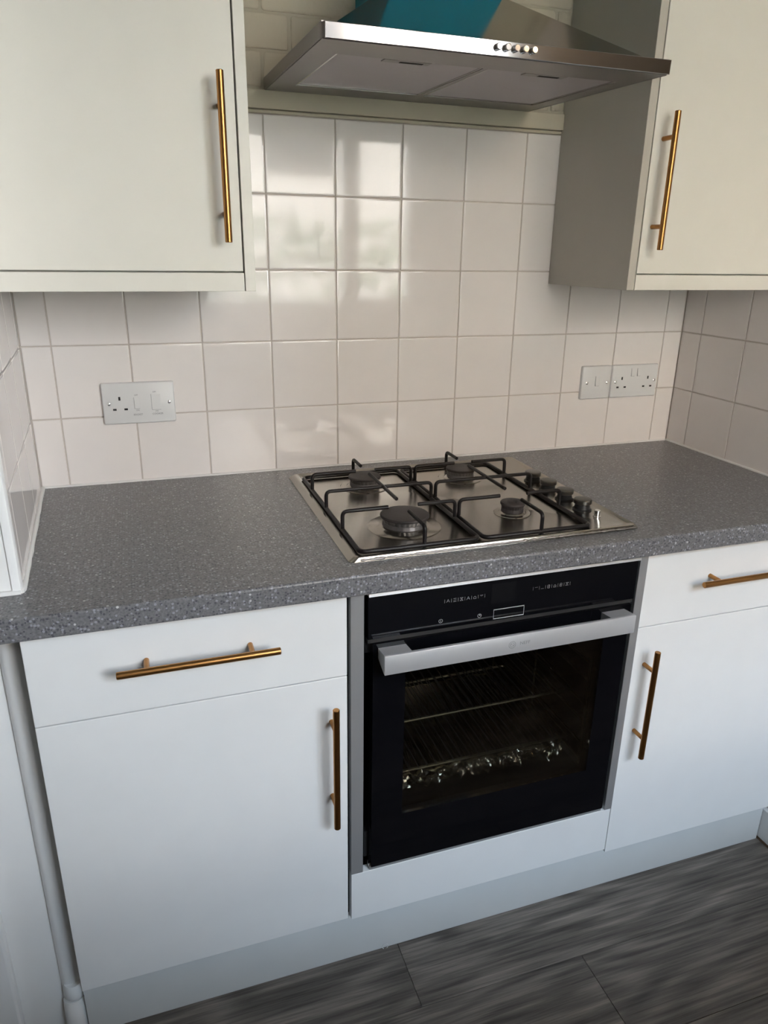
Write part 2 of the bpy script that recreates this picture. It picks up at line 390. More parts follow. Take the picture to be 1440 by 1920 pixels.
# left return wall with tiles and corner trim
bm = NB(); prism(bm, [(LA.x-0.0023, 0.0), (LB.x-0.013, LB.y), (-1.2, LB.y), (-1.2, 0.0)], ZF, ZC)
wl = obj('wall_left', bm, M['plaster'], None, 0, kind='structure')
ang = math.atan2(LB.x-LA.x, -(LB.y-LA.y))
ld_ = (LB-LA).normalized()
jl = [0.0, 0.038, 0.190, 0.342, 0.494, 0.533]
for (z0, z1) in rowz[:4]:
    for a, b in zip(jl, jl[1:]):
        def fn(u, z): p = LA + ld_*u; return (p.x, p.y, z)
        put_tile(wl, a, b, z0, z1, fn, math.pi/2 + ang)
bm = NB()
e = LB + ld_*0.0
prism(bm, [(e.x-0.0125, e.y+0.012), (e.x+0.0005, e.y+0.012), (e.x+0.001, e.y+0.002), (e.x-0.001, e.y-0.0025), (e.x-0.0045, e.y-0.0035), (e.x-0.0125, e.y-0.003)], 0.0005, ZC)
obj('trim_3', bm, M['gloss'], None, 40, kind='structure')
# room behind the camera
boxobj('wall_far_left', M['plaster'], None, -1.3, -1.2, YF, 0.0, ZF, ZC, smooth=0, kind='structure')
boxobj('wall_far_right', M['room'], None, 3.2, 3.3, YF, 0.15, ZF, ZC, smooth=0, kind='structure')
boxobj('ceiling', M['ceil'], None, -1.3, 3.3, YF-0.1, 0.15, ZC, ZC+0.1, smooth=0, kind='structure')
WX0, WX1, WZ0, WZ1 = 0.50, 1.72, 0.20, 1.36
bm = NB()
box(bm, -1.3, WX0, YF-0.1, YF, ZF, ZC); box(bm, WX1, 3.3, YF-0.1, YF, ZF, ZC)
box(bm, WX0, WX1, YF-0.1, YF, ZF, WZ0); box(bm, WX0, WX1, YF-0.1, YF, WZ1, ZC)
obj('wall_front', bm, M['room'], None, 0, kind='structure')
bm = NB()
box(bm, WX0, WX0+0.05, YF-0.08, YF-0.02, WZ0, WZ1); box(bm, WX1-0.05, WX1, YF-0.08, YF-0.02, WZ0, WZ1)
box(bm, WX0+0.05, WX1-0.05, YF-0.08, YF-0.02, WZ0, WZ0+0.05); box(bm, WX0+0.05, WX1-0.05, YF-0.08, YF-0.02, WZ1-0.05, WZ1)
box(bm, 1.30, 1.385, YF-0.08, YF-0.015, WZ0+0.05, WZ1-0.05)
wn = obj('window_1', bm, M['gloss'], None, 0, kind='structure')
for a, b in ((WX0+0.05, 1.30), (1.385, WX1-0.05)):
    boxobj('pane', M['pane'], wn, a, b, YF-0.052, YF-0.048, WZ0+0.05, WZ1-0.05, smooth=0)
boxobj('window_sill', M['gloss'], wn, WX0-0.03, WX1+0.03, YF-0.02, YF+0.10, WZ0-0.025, WZ0, bev=0.004)

# sealant lines
def bead(name, pts, r, seg=6):
    bm = NB(); N = []
    for a, b in zip(pts, pts[1:]):
        a, b = Vector(a), Vector(b); k = max(2, int((b-a).length/0.03))
        N += [a.lerp(b, i/k) for i in range(k)]
    N.append(Vector(pts[-1]))
    sweep(bm, N, [r*(1+0.25*noise.noise(p*30)) for p in N], seg)
    return obj(name, bm, M['sealant'], None, 60, kind='structure')
bead('trim_4', [(-0.052, -0.002, 0.001), (XR-0.003, -0.002, 0.001)], 0.0035)
bead('trim_5', [(XR-0.002, -0.004, 0.001), (XR-0.002, -0.632, 0.001)], 0.0035)
bead('trim_6', [(LA.x+0.003, -0.006, 0.002), (LB.x+0.001, LB.y+0.006, 0.002), (LB.x-0.001, LB.y-0.002, 0.002)], 0.0048, 8)
bead('trim_7', [(LB.x-0.001, LB.y-0.003, 0.001), (-0.5, LB.y-0.003, 0.001)], 0.005)

# the wall below the worktop at the far left: painted pipe, skirting, corner boxing
boxobj('trim_8', M['gloss'], None, -0.45, -0.150, -0.562, -0.5401, ZF, -0.04, bev=0.006, kind='structure')
bm = NB()
px, py = -0.0605, -0.5440
prism(bm, [(-0.0800, -0.5385), (-0.0790, -0.5435), (-0.0755, -0.5490), (-0.0705, -0.5525), (-0.0640, -0.5540), (-0.0570, -0.5530), (-0.0500, -0.5490), (-0.0440, -0.5440), (-0.0400, -0.5385)], -0.805, -0.0385)
pipe = tag(obj('pipe', bm, M['gloss'], None, 50), 'white painted vertical pipe between the left wall and the left base cupboard', 'pipe')
bm = NB()
lathe(bm, (px+0.002, py-0.001, -0.835), [(0.012, 0.0), (0.0180, 0.004), (0.0200, 0.012), (0.0195, 0.028), (0.0175, 0.035), (0.0165, 0.037)], 20)
obj('pipe_collar', bm, M['gloss'], pipe, 50)
bm = NB()
sweep(bm, fillet([(px, py-0.012, -0.9145), (px, py-0.012, -0.862), (px, py-0.004, -0.836)], 0.02), [0.0195]*7, 16)
obj('pipe_elbow', bm, M['gloss'], pipe, 50)

# ================================================================== worktop
bm = NB()
a, b, sides = prism(bm, [(-0.5, -0.6303), (XR-0.0005, -0.6303), (XR-0.0005, 0.0), (LA.x+0.0005, 0.0), (LB.x+0.0015, LB.y-0.0045), (-0.5, LB.y-0.0045)], -0.038, 0.0)
fe = [e_ for e_ in bm.edges if all(abs(v.co.y+0.6303) < 1e-5 for v in e_.verts) and abs(e_.verts[0].co.z-e_.verts[1].co.z) < 1e-6]
bmesh.ops.bevel(bm, geom=fe, offset=0.0045, segments=6, affect='EDGES', profile=0.5)
tag(obj('worktop', bm, M['worktop'], None, 0), 'speckled grey laminate worktop running wall to wall over the base cupboards', 'worktop')

# ================================================================== handles, cupboards
def handle_bm(c, face_y, length, vertical, pitch=0.162, r=0.006, stand=0.034):
    bm = NB(); h = length/2; y = face_y - stand
    d = Vector((0, 0, 1)) if vertical else Vector((1, 0, 0))
    cc = Vector((c[0], y, c[1]))
    p = [cc - d*h, cc - d*(h-0.0008), cc + d*(h-0.0008), cc + d*h]
    sweep(bm, p, [r-0.0008, r, r, r-0.0008], 24)
    for s in (-1, 1):
        q = cc + d*(s*pitch/2)
        sweep(bm, [Vector((q.x, face_y+0.0003, q.z)), Vector((q.x, y, q.z))], 0.0045, 14)
    return bm
F = -0.600
SEL = dict(stand=0.036)
def base_cabinet(x0, x1, zdraw, zbot, label, dh, vh, xl_car, xr_car):
    t = thing('base_cabinet', label, 'cupboard', ((x0+x1)/2, -0.3, -0.82))
    bm = NB(); z0, z1 = zbot, -0.0385; w = 0.018
    box(bm, xl_car, xl_car+w, F+0.020, -0.02, z0, z1); box(bm, xr_car-w, xr_car, F+0.020, -0.02, z0, z1)
    box(bm, xl_car+w, xr_car-w, F+0.020, -0.02, z0, z0+w); box(bm, xl_car+w, xr_car-w, -0.03, -0.02, z0+w, z1)
    box(bm, xl_car+w, xr_car-w, F+0.020, -0.12, z1-w, z1)
    obj('carcass', bm, M['door'], t, 0)
    dr = boxobj('drawer_front', M['door'], t, x0, x1, F-0.0, F+0.018, zdraw+0.001, -0.0465, bev=0.0012)
    obj('handle', handle_bm(dh, F, 0.250, False), M['brass'], dr, 40, label='brushed brass bar handle')
    do = boxobj('door', M['door'], t, x0, x1, F-0.0, F+0.018, zbot, zdraw-0.001, bev=0.0012)
    obj('handle', handle_bm(vh, F, 0.256, True), M['brass'], do, 40, label='brushed brass bar handle')
    return t
base_cabinet(-0.0365, 0.4618, -0.2035, -0.7690, 'white base cupboard left of the oven, with drawer above one door and brass handles', (0.2165, -0.1135), (0.4325, -0.373), -0.024, 0.452)
base_cabinet(1.0665, 1.5745, -0.2085, -0.7830, 'white base cupboard right of the oven, with drawer above one door and brass handles', (1.3050, -0.1135), (1.0945, -0.377), 1.076, 1.5745)

# plinth
pl = boxobj('plinth', M['kick'], None, -0.040, 1.560, -0.572, -0.556, ZF+0.0005, -0.785, bev=0.0008)
# the plinth meets a rough painted skirting on the right wall
tag(pl, 'long white kickboard under the base cupboards', 'kickboard')
boxobj('baseboard_right', M['plaster'], None, 1.562, XR-0.0005, -1.02, -0.556, ZF+0.008, -0.821, bev=0.002, kind='structure')
boxobj('trim_9', M['rawwood'], None, 1.5625, XR-0.001, -1.02, -0.557, ZF+0.0003, ZF+0.008, smooth=0, kind='structure')

def wall_cabinet(x0, x1, inner, label, hx):
    """x0..x1 carcass; end panel on the 'inner' side (-1 left end, +1 right end)"""
    FY = -0.316; zb = 0.4252; zt = 1.145
    t = thing('wall_cabinet', label, 'cupboard', ((x0+x1)/2, -0.15, zb))
    w = 0.018
    ex0, ex1 = (x1-w, x1) if inner > 0 else (x0, x0+w)
    cx0, cx1 = (x0, x1-w-0.0005) if inner > 0 else (x0+w+0.0005, x1)
    boxobj('end_panel', M['creamshade'] if inner < 0 else M['cream'], t, ex0, ex1, FY, -0.0012, zb, zt, bev=0.0008)
    bm = NB(); c0 = zb+0.018
    box(bm, cx0, cx0+w, FY+0.022, -0.0012, c0, zt); box(bm, cx1-w, cx1, FY+0.022, -0.0012, c0, zt)
    box(bm, cx0+w, cx1-w, FY+0.022, -0.0012, c0, c0+w); box(bm, cx0+w, cx1-w, FY+0.022, -0.0012, zt-w, zt)
    box(bm, cx0+w, cx1-w, -0.012, -0.0012, c0+w, zt-w); box(bm, cx0+w, cx1-w, FY+0.03, -0.012, 0.78, 0.78+w)
    obj('carcass', bm, M['cream'], t, 0)
    p0, p1 = (cx0, cx1-0.0012) if inner > 0 else (cx0+0.0012, cx1)
    boxobj('pelmet', M['cream'], t, p0, p1, FY, FY+0.020, zb, 0.4560, bev=0.0008)
    d0, d1 = (p0, p1-0.0012) if inner > 0 else (p0+0.0006, p1)
    d = boxobj('door', M['cream'], t, d0, d1, FY, FY+0.019, 0.4585, zt-0.002, bev=0.0012)
    obj('handle', handle_bm((hx, 0.6305), FY, 0.251, True), M['brass'], d, 40, label='brushed brass bar handle')
    return t
wall_cabinet(-0.052, 0.3775, 1, 'cream wall cupboard left of the extractor hood, with brass bar handle', 0.3305)
wall_cabinet(1.1502, XR-0.0005, -1, 'cream wall cupboard right of the extractor hood, with brass bar handle', 1.1935)

# ================================================================== oven housing and oven
t = thing('oven_housing', 'white oven housing unit in the middle with steel side strips and low filler panel', 'cupboard', (0.765, -0.3, -0.79))
bm = NB()
box(bm, 0.4665, 0.4835, F+0.022, -0.02, -0.778, -0.0385); box(bm, 1.0495, 1.0660, F+0.022, -0.02, -0.778, -0.0385)
box(bm, 0.4835, 1.0495, F+0.022, -0.02, -0.778, -0.760); box(bm, 0.4835, 1.0495, F+0.022, -0.02, -0.690, -0.672)
obj('carcass', bm, M['dark'], t, 0)
boxobj('filler_panel', M['door'], t, 0.4685, 1.0650, F, F+0.018, -0.7745, -0.6585, bev=0.001)
boxobj('side_strip', M['trimsteel'], t, 0.4680, 0.4920, F-0.001, F+0.018, -0.6570, -0.0390, bev=0.0008)
boxobj('side_strip', M['trimsteel'], t, 1.0480, 1.0660, F-0.001, F+0.018, -0.6580, -0.0390, bev=0.0008)
bm = NB(); prof = [(F-0.0010, -0.0400), (F-0.0075, -0.0490), (F-0.0085, -0.0535), (F+0.014, -0.0535), (F+0.014, -0.0400)]
la = [bm.verts.new((0.4985, y, z)) for y, z in prof]; lb = [bm.verts.new((1.0435, y, z)) for y, z in prof]
bm.faces.new(la); bm.faces.new(list(reversed(lb)))
for k in range(5): bm.faces.new((la[k], lb[k], lb[(k+1) % 5], la[(k+1) % 5]))
obj('top_strip', bm, M['ovsteel'], t, 0)
boxobj('bottom_ledge', M['oven_edge'], t, 0.5060, 1.0400, F+0.001, F+0.018, -0.6580, -0.6480, bev=0.0005)

ov = thing('oven', 'black glass built-in single oven with steel bar handle under the worktop', 'oven', (0.77, -0.3, -0.65))
# cavity (five walls) in front of a casing
bm = NB(); cx0, cx1, cy0, cy1, cz0, cz1 = 0.545, 1.000, -0.585, -0.120, -0.565, -0.185
th = 0.006
box(bm, cx0-th, cx0, cy0, cy1, cz0, cz1); box(bm, cx1, cx1+th, cy0, cy1, cz0, cz1)
box(bm, cx0-th, cx1+th, cy1, cy1+th, cz0-th, cz1+th)
box(bm, cx0-th, cx1+th, cy0, cy1, cz0-th, cz0); box(bm, cx0-th, cx1+th, cy0, cy1, cz1, cz1+th)
obj('cavity', bm, M['enamel'], ov, 0)
boxobj('chassis', M['dark'], ov, 0.5, 1.04, -0.580, -0.11, -0.64, -0.578, smooth=0)
boxobj('casing_top', M['dark'], ov, 0.5, 1.04, -0.580, -0.11, -0.176, -0.062, smooth=0)
# shelf runners on both side walls
for sx_ in (cx0+0.006, cx1-0.006):
    bm = NB()
    for zz in (-0.30, -0.34, -0.40, -0.44, -0.495, -0.535):
        sweep(bm, [(sx_, -0.56, zz), (sx_, -0.15, zz)], 0.0025, 8)
    for yy in (-0.56, -0.355, -0.15): sweep(bm, [(sx_, yy, -0.548), (sx_, yy, -0.285)], 0.0025, 8)
    obj('shelf_runner', bm, M['rack'], ov, 40)
# perforated fan cover at the rear of the cavity
bm = NB(); lathe(bm, (0.772, cy1-0.0002, -0.375), [(0.13, 0.0), (0.13, 0.010), (0.118, 0.016), (0.02, 0.018)], 40, axis='y')
fc = obj('fan_cover', bm, M['steeldk'], ov, 40)
bm = NB()
for ring, nn in ((0.045, 10), (0.075, 16), (0.100, 22)):
    for k in range(nn):
        an = 2*math.pi*k/nn; lathe(bm, (0.772+ring*math.cos(an), cy1-0.017, -0.375+ring*math.sin(an)), [(0.004, -0.001), (0.004, 0.0016)], 8, axis='y')
obj('vent_holes', bm, M['dark'], fc, 0, kind='stuff')
# light trim inside the roof of the cavity, grill element
bm = NB()
pts = []
for k in range(6):
    xx = 0.60 + k*0.066
    ya, yb = (-0.50, -0.19) if k % 2 == 0 else (-0.19, -0.50)
    pts += [(xx, ya, -0.205), (xx, yb, -0.205)]
sweep(bm, fillet(pts, 0.02, 3), 0.0035, 8)
obj('grill_element', bm, M['alu'], ov, 40)
# control panel
cp = boxobj('control_panel', M['ovglass'], ov, 0.4985, 1.0435, F-0.002, F+0.018, -0.1385, -0.0545, bev=0.001)
bm = NB()
def outline(bm, x0, x1, z0, z1, w, y):
    box(bm, x0, x1, y-0.0003, y, z1-w, z1); box(bm, x0, x1, y-0.0003, y, z0, z0+w)
    box(bm, x0, x0+w*0.4, y-0.0003, y, z0+w, z1-w); box(bm, x1-w*0.4, x1, y-0.0003, y, z0+w, z1-w)
yp = F-0.0021
outline(bm, 0.738, 0.8005, -0.1355, -0.1155, 0.0016, yp)
obj('selector_frame', bm, M['ovsteel'], cp, 0)
boxobj('display', M['display'], cp, 0.7320, 0.7800, yp-0.0002, yp, -0.1030, -0.0640, smooth=0)
def seg_line(bm, a, b, w=0.0006):
    a, b = Vector((a[0], 0, a[1])), Vector((b[0], 0, b[1])); d = (b-a).normalized(); nrm = Vector((-d.z, 0, d.x))*w/2
    v = [bm.verts.new((p.x, yp-0.0002, p.z)) for p in (a-nrm, b-nrm, b+nrm, a+nrm)]; bm.faces.new(v)
def ring_line(bm, cx, cz, r, n=14, w=0.0006):
    for k in range(n):
        a0, a1 = 2*math.pi*k/n, 2*math.pi*(k+1)/n
        seg_line(bm, (cx+r*math.cos(a0), cz+r*math.sin(a0)), (cx+r*math.cos(a1), cz+r*math.sin(a1)), w)
def icons(x0, x1, z, kinds):
    bm = NB(); n = len(kinds); s = (x1-x0)/n
    for k in range(n+1): seg_line(bm, (x0+k*s, z-0.0035), (x0+k*s, z+0.0035), 0.0005)
    for k, kd in enumerate(kinds):
        c = x0+(k+0.5)*s; q = 0.0030
        if kd == 'A':
            for p in (((c-q, z-q), (c, z+q)), ((c, z+q), (c+q, z-q)), ((c-q*.6, z-q*.3), (c+q*.6, z-q*.3))): seg_line(bm, *p)
        elif kd == '=':
            for dz in (-q, 0, q): seg_line(bm, (c-q, z+dz), (c+q, z+dz), 0.0005)
        elif kd == 'X':
            for p in (((c-q, z-q), (c+q, z+q)), ((c-q, z+q), (c+q, z-q)), ((c-q, z+q), (c+q, z+q)), ((c-q, z-q), (c+q, z-q))): seg_line(bm, *p)
        elif kd == 'o':
            ring_line(bm, c, z-0.0008, 0.0024, 10); seg_line(bm, (c-q, z-q), (c+q, z-q))
        elif kd == '-': seg_line(bm, (c-q, z+q*.6), (c+q, z+q*.6))
        elif kd == '_': seg_line(bm, (c-q, z-q*.8), (c+q, z-q*.8))
        elif kd == 'v':
            for p in (((c-q, z+q*.7), (c, z)), ((c, z), (c+q, z+q*.7)), ((c-q, z+q*.7), (c+q, z+q*.7))): seg_line(bm, *p)
        elif kd == 'B':
            for p in (((c-q*.7, z-q), (c-q*.7, z+q)), ((c+q*.7, z-q), (c+q*.7, z+q)), ((c-q*.7, z+q), (c+q*.7, z+q)), ((c-q*.7, z), (c+q*.7, z)), ((c-q*.7, z-q), (c+q*.7, z-q))): seg_line(bm, *p)
    return bm
obj('printed_symbols', icons(0.640, 0.718, -0.0845, 'A=XAov'), M['print'], cp, 0)
obj('printed_symbols', icons(0.816, 0.894, -0.0845, '-_BoBX'), M['print'], cp, 0)
bm = NB(); ring_line(bm, 0.634, -0.1225, 0.0036, 18, 0.0008); seg_line(bm, (0.634, -0.1243), (0.634, -0.1207), 0.0010)
obj('power_symbol', bm, M['print'], cp, 0)
bm = NB(); ring_line(bm, 0.710, -0.1235, 0.0036, 18, 0.0008); seg_line(bm, (0.710, -0.1235), (0.710, -0.1210), 0.0008); seg_line(bm, (0.710, -0.1235), (0.7122, -0.1222), 0.0008)
obj('clock_symbol', bm, M['print'], cp, 0)
# door: dark glass ring around a tinted pane
DX0, DX1, DZ0, DZ1 = 0.5075, 1.0380, -0.6470, -0.1480
GX0, GX1, GZ0, GZ1 = 0.5690, 0.9830, -0.5320, -0.2050
od = NB()
box(od, DX0, GX0, F-0.004, F+0.014, DZ0, DZ1); box(od, GX1, DX1, F-0.004, F+0.014, DZ0, DZ1)
box(od, GX0, GX1, F-0.004, F+0.014, DZ0, GZ0); box(od, GX0, GX1, F-0.004, F+0.014, GZ1, DZ1)
od = obj('door', od, M['ovglass'], ov, 0, label='black glass door with tinted window')
boxobj('window_pane', M['ovenpane'], od, GX0+0.0002, GX1-0.0002, F-0.0035, F-0.0005, GZ0+0.0002, GZ1-0.0002, smooth=0)
boxobj('top_ledge', M['dark'], ov, 0.5000, 1.0430, F+0.002, F+0.016, -0.1478, -0.1390, smooth=0)
for xx in (0.5055, 1.0395):
    boxobj('hinge_clip', M['chrome'], od, xx-0.0014, xx+0.0014, F-0.001, F+0.006, -0.6470, -0.6380, smooth=0)
# the bar handle: flat bar with two deep end blocks sloping back to the door
HX0, HX1, HY, HZ0, HZ1 = 0.5165, 1.0225, -0.642, -0.1890, -0.1515
bm = NB()
box(bm, HX0, HX1, HY, HY+0.007, HZ0, HZ1, bev=0.0012)
for a, b in ((HX0+0.0002, HX0+0.0515), (HX1-0.0515, HX1-0.0002)):
    v = [bm.verts.new(p) for x in (a, b) for p in ((x, HY+0.006, HZ1-0.0007), (x, F-0.0042, -0.1560), (x, F-0.0042, -0.1760), (x, HY+0.006, HZ0+0.001))]
    bm.faces.new(v[:4]); bm.faces.new(list(reversed(v[4:])))
    for k in range(4): bm.faces.new((v[k], v[4+k], v[4+(k+1) % 4], v[(k+1) % 4]))
hd = obj('handle', bm, M['ovsteel'], od, 30, label='brushed steel bar handle')
bm = NB()
yp_s = yp; yp = HY-0.0001
ring_line(bm, 0.7590, -0.1700, 0.0068, 22, 0.0009); ring_line(bm, 0.7590, -0.1700, 0.0040, 14, 0.0008)
seg_line(bm, (0.7555, -0.1725), (0.7555, -0.1675), 0.0008); seg_line(bm, (0.7555, -0.1675), (0.7625, -0.1725), 0.0008); seg_line(bm, (0.7625, -0.1725), (0.7625, -0.1675), 0.0008)
yp = yp_s
obj('logo', bm, M['etched'], od, 0, label='round emblem etched on the handle')
text_mesh('lettering', 'NEFF', 0.0095, M['etched'], od, 0.7850, HY-0.0002, -0.1695, label='etched grey lettering')

# racks and foil resting in the oven
def oven_rack(y0, z, label):
    bm = NB(); x0, x1 = 0.556, 0.989
    sweep(bm, fillet([(x0, y0+0.30, z), (x0, y0, z), (x1, y0, z), (x1, y0+0.30, z), (x0, y0+0.30, z), (x0, y0+0.02, z)], 0.01), 0.0030, 8)
    t = thing('oven_rack', label, 'rack', (0.77, y0+0.15, z), 'wire racks in the oven')
    obj('rack_frame', bm, M['rack'], t, 40)
    bm = NB()
    for k in range(21):
        xx = x0 + (x1-x0)*(k+1)/22
        sweep(bm, [(xx, y0-0.0025, z+0.004), (xx, y0+0.302, z+0.004)], 0.0016, 6)
    obj('rods', bm, M['steeldk'], t, 40, kind='stuff')
    return t
oven_rack(-0.520, -0.3840, 'upper wire rack seen through the oven window')
oven_rack(-0.520, -0.5050, 'lower wire rack seen through the oven window, above crumpled foil')
bm = NB()
nx, ny = 74, 16
vg = []
for i in range(nx+1):
    row = []
    x = 0.585 + 0.385*i/nx
    drop = 0.026 + 0.012*noise.noise(Vector((x*22, 4, 1)))
    for j in range(ny+1):
        if j <= 8:                                  # part hanging over the front of the lower rack
            t_ = 1 - j/8; y = -0.5265 - 0.006*t_; z = -0.5100 - drop*t_
        else:                                       # part lying under the rods
            y = -0.5265 + 0.30*(j-8)/8; z = -0.5100
        p = Vector((x*60, y*60, z*60))
        amp = 0.0125 if j <= 9 else 0.004
        n_ = noise.noise_vector(p) + 0.6*noise.noise_vector(p*2.3)
        row.append(bm.verts.new((x + 0.003*n_.x, y + amp*n_.y - 0.004, min(z + amp*0.5*n_.z, -0.5085))))
    vg.append(row)
for i in range(nx):
    for j in range(ny):
        bm.faces.new((vg[i][j], vg[i+1][j], vg[i+1][j+1])); bm.faces.new((vg[i][j], vg[i+1][j+1], vg[i][j+1]))
tag(obj('foil_sheet', bm, M['foil'], None, 0), 'crumpled silver foil wrapped under the lower wire rack in the oven', 'foil')

# ================================================================== hob
HB = (0.4720, 1.0520, -0.5810, -0.0640)
hob = thing('gas_hob', 'stainless steel four-burner gas hob set in the grey worktop', 'hob', (0.762, -0.322, 0.0))
def rrect(x0, x1, y0, y1, r, z, n=6):
    out = []
    for cx, cy, a0 in ((x1-r, y1-r, 0), (x0+r, y1-r, 90), (x0+r, y0+r, 180), (x1-r, y0+r, 270)):
        for k in range(n+1):
            a = R_(a0 + 90*k/n); out.append((cx+r*math.cos(a), cy+r*math.sin(a), z))
    return out
def loft(bm, loops, cap=True):
    L = [[bm.verts.new(p) for p in lp] for lp in loops]; n = len(L[0])
    for a, b in zip(L, L[1:]):
        for k in range(n): bm.faces.new((a[k], a[(k+1) % n], b[(k+1) % n], b[k]))
    if cap: bm.faces.new(L[-1]); bm.faces.new(list(reversed(L[0])))
bm = NB(); x0, x1, y0, y1 = HB
loft(bm, [rrect(x0, x1, y0, y1, 0.010, 0.0003), rrect(x0, x1, y0, y1, 0.010, 0.0010), rrect(x0+0.010, x1-0.006, y0+0.0027, y1-0.006, 0.009, 0.0078),
          rrect(x0+0.012, x1-0.008, y0+0.0046, y1-0.008, 0.008, 0.0086), rrect(x0+0.018, x1-0.012, y0+0.010, y1-0.012, 0.007, 0.0078),
          rrect(x0+0.024, x1-0.018, y0+0.018, y1-0.018, 0.006, 0.0045)])
obj('hob_plate', bm, M['hobsteel'], hob, 25)
# ragged line of old sealant along the front rim
bm = NB()
ptsf = [Vector((x0+0.02 + (x1-x0-0.03)*k/120, y0-0.001 + 0.0012*noise.noise(Vector((k*0.35, 0, 0))), 0.0042)) for k in range(121)]
sweep(bm, ptsf, [max(0.0006, 0.0018 + 0.0022*noise.noise(Vector((k*0.55, 3, 0)))) for k in range(121)], 6)
obj('sealant_line', bm, M['steeldk'], hob, 60)
burners = [(0.6176, -0.4500, 0.0455, 0.030, 'large'), (0.6173, -0.1930, 0.0350, 0.030, 'mid'), (0.8515, -0.4400, 0.0240, 0.028, 'small'), (0.8484, -0.1930, 0.0330, 0.030, 'mid')]
for (bx_, by_, r, zt, nm) in burners:
    bm = NB()
    lathe(bm, (bx_, by_, 0.0046), [(r*1.55, 0.0), (r*1.50, 0.0012), (r*1.15, 0.0016), (r*1.05, 0.0040), (r*1.02, 0.0044)], 40)
    bp = obj('burner_dish', bm, M['hobsteel'], hob, 30)
    bm = NB(); h = zt-0.0092-0.006
    # crown with flame slots
    seg = 72; rings = []
    for (rr, z) in ((r*0.94, 0.0092), (r*0.92, 0.0092+h*0.45), (r*0.90, 0.0092+h*0.5), (r*0.97, 0.0092+h)):
        rings.append([bm.verts.new((bx_+rr*(0.965 if (k % 3 == 0 and z > 0.0092+h*0.3) else 1)*math.cos(2*math.pi*k/seg), by_+rr*(0.965 if (k % 3 == 0 and z > 0.0092+h*0.3) else 1)*math.sin(2*math.pi*k/seg), z)) for k in range(seg)])
    for a, b in zip(rings, rings[1:]):
        for k in range(seg): bm.faces.new((a[k], a[(k+1) % seg], b[(k+1) % seg], b[k]))
    bm.faces.new(rings[-1]); bm.faces.new(list(reversed(rings[0])))
    bc = obj('burner_crown', bm, M['alu'] if nm != 'small' else M['cap'], hob, 30)
    bm = NB()
    prof = [(r*0.96, 0.0), (r*1.02, 0.001), (r*1.03, 0.0035), (r*0.99, 0.0058), (r*0.80, 0.0066), (r*0.3, 0.0064)]
    if nm == 'small': prof = [(r*0.96, 0.0), (r*1.04, 0.001), (r*1.04, 0.0035), (r*0.99, 0.0055), (r*0.45, 0.0060), (r*0.28, 0.0025)]
    lathe(bm, (bx_, by_, zt-0.0058), prof, 40)
    obj('burner_cap', bm, M['cap'], bc, 30, label='dark worn burner cap')
# knobs
for k in range(4):
    yk = -0.262 - 0.0672*k; xk = 0.9985
    bm = NB(); lathe(bm, (xk, yk, 0.0046), [(0.0195, 0.0), (0.0195, 0.002), (0.0165, 0.0035), (0.0150, 0.0110), (0.0155, 0.0130)], 32)
    kb = obj('knob', bm, M['knobrim'], hob, 30)
    bm = NB(); lathe(bm, (xk, yk, 0.0176), [(0.0165, 0.0), (0.0182, 0.0015), (0.0185, 0.0085), (0.0170, 0.0105), (0.0120, 0.0112), (0.002, 0.0110)], 32)
    obj('knob_top', bm, M['knob'], kb, 30)
bm = NB(); lathe(bm, (1.0040, -0.5080, 0.0046), [(0.0075, 0.0), (0.0075, 0.001), (0.0060, 0.0015), (0.0060, 0.0125), (0.0050, 0.0135)], 24)
obj('ignition_button', bm, M['chrome'], hob, 30)

# pan supports (lift off, so things of their own)
def pan_support(x0, x1, cx, yb, yf, label):
    y0, y1 = -0.5600, -0.1100; z = 0.0095; zt = 0.0450; r = 0.0037
    t = thing('pan_support', label, 'pan support', (cx, (y0+y1)/2, 0.005), 'pan supports on the gas hob')
    bm = NB()
    loopp = rrect(x0, x1, y0, y1, 0.012, z, 4); loopp.append(loopp[0])
    sweep(bm, loopp, r+0.0006, 10, caps=False)
    obj('frame', bm, M['blackiron'], t, 50)
    bm = NB()
    for fx, fy in ((x0, -0.335), (x1, -0.335), (cx, y0), (cx, y1)):
        lathe(bm, (fx, fy, 0.0046), [(0.0045, 0.0), (0.0045, 0.003)], 10)
    obj('feet', bm, M['blackiron'], t, 40, kind='stuff')
    def prong(base, tip):
        b = Vector((base[0], base[1], z)); top = Vector((base[0], base[1], zt)); tp = Vector((tip[0], tip[1], zt))
        bm = NB(); sweep(bm, fillet([b, top, tp], 0.010, 5), r, 10); obj('prong', bm, M['blackiron'], t, 50)
    for (yy, rr) in ((yb, 0.022), (yf, 0.030)):
        prong((x0, yy), (cx-rr, yy)); prong((x1, yy), (cx+rr, yy))
    prong((cx, y1), (cx, y1-0.060)); prong((cx, y0), (cx, y0+0.080))
    bm = NB(); ym = -0.326
    sweep(bm, fillet([(x0, ym, z), (x0, ym, zt), (x1, ym, zt), (x1, ym, z)], 0.010, 5), r, 10)
    obj('crossbar', bm, M['blackiron'], t, 50)
    bm = NB(); sweep(bm, [(cx, -0.236, zt+0.001), (cx, -0.410, zt+0.001)], r, 10)
    obj('centre_bar', bm, M['blackiron'], t, 50)
pan_support(0.4965, 0.7215, 0.6150, -0.205, -0.448, 'left black wire pan support over the large front burner')
pan_support(0.7315, 0.9545, 0.8480, -0.205, -0.446, 'right black wire pan support beside the control knobs')

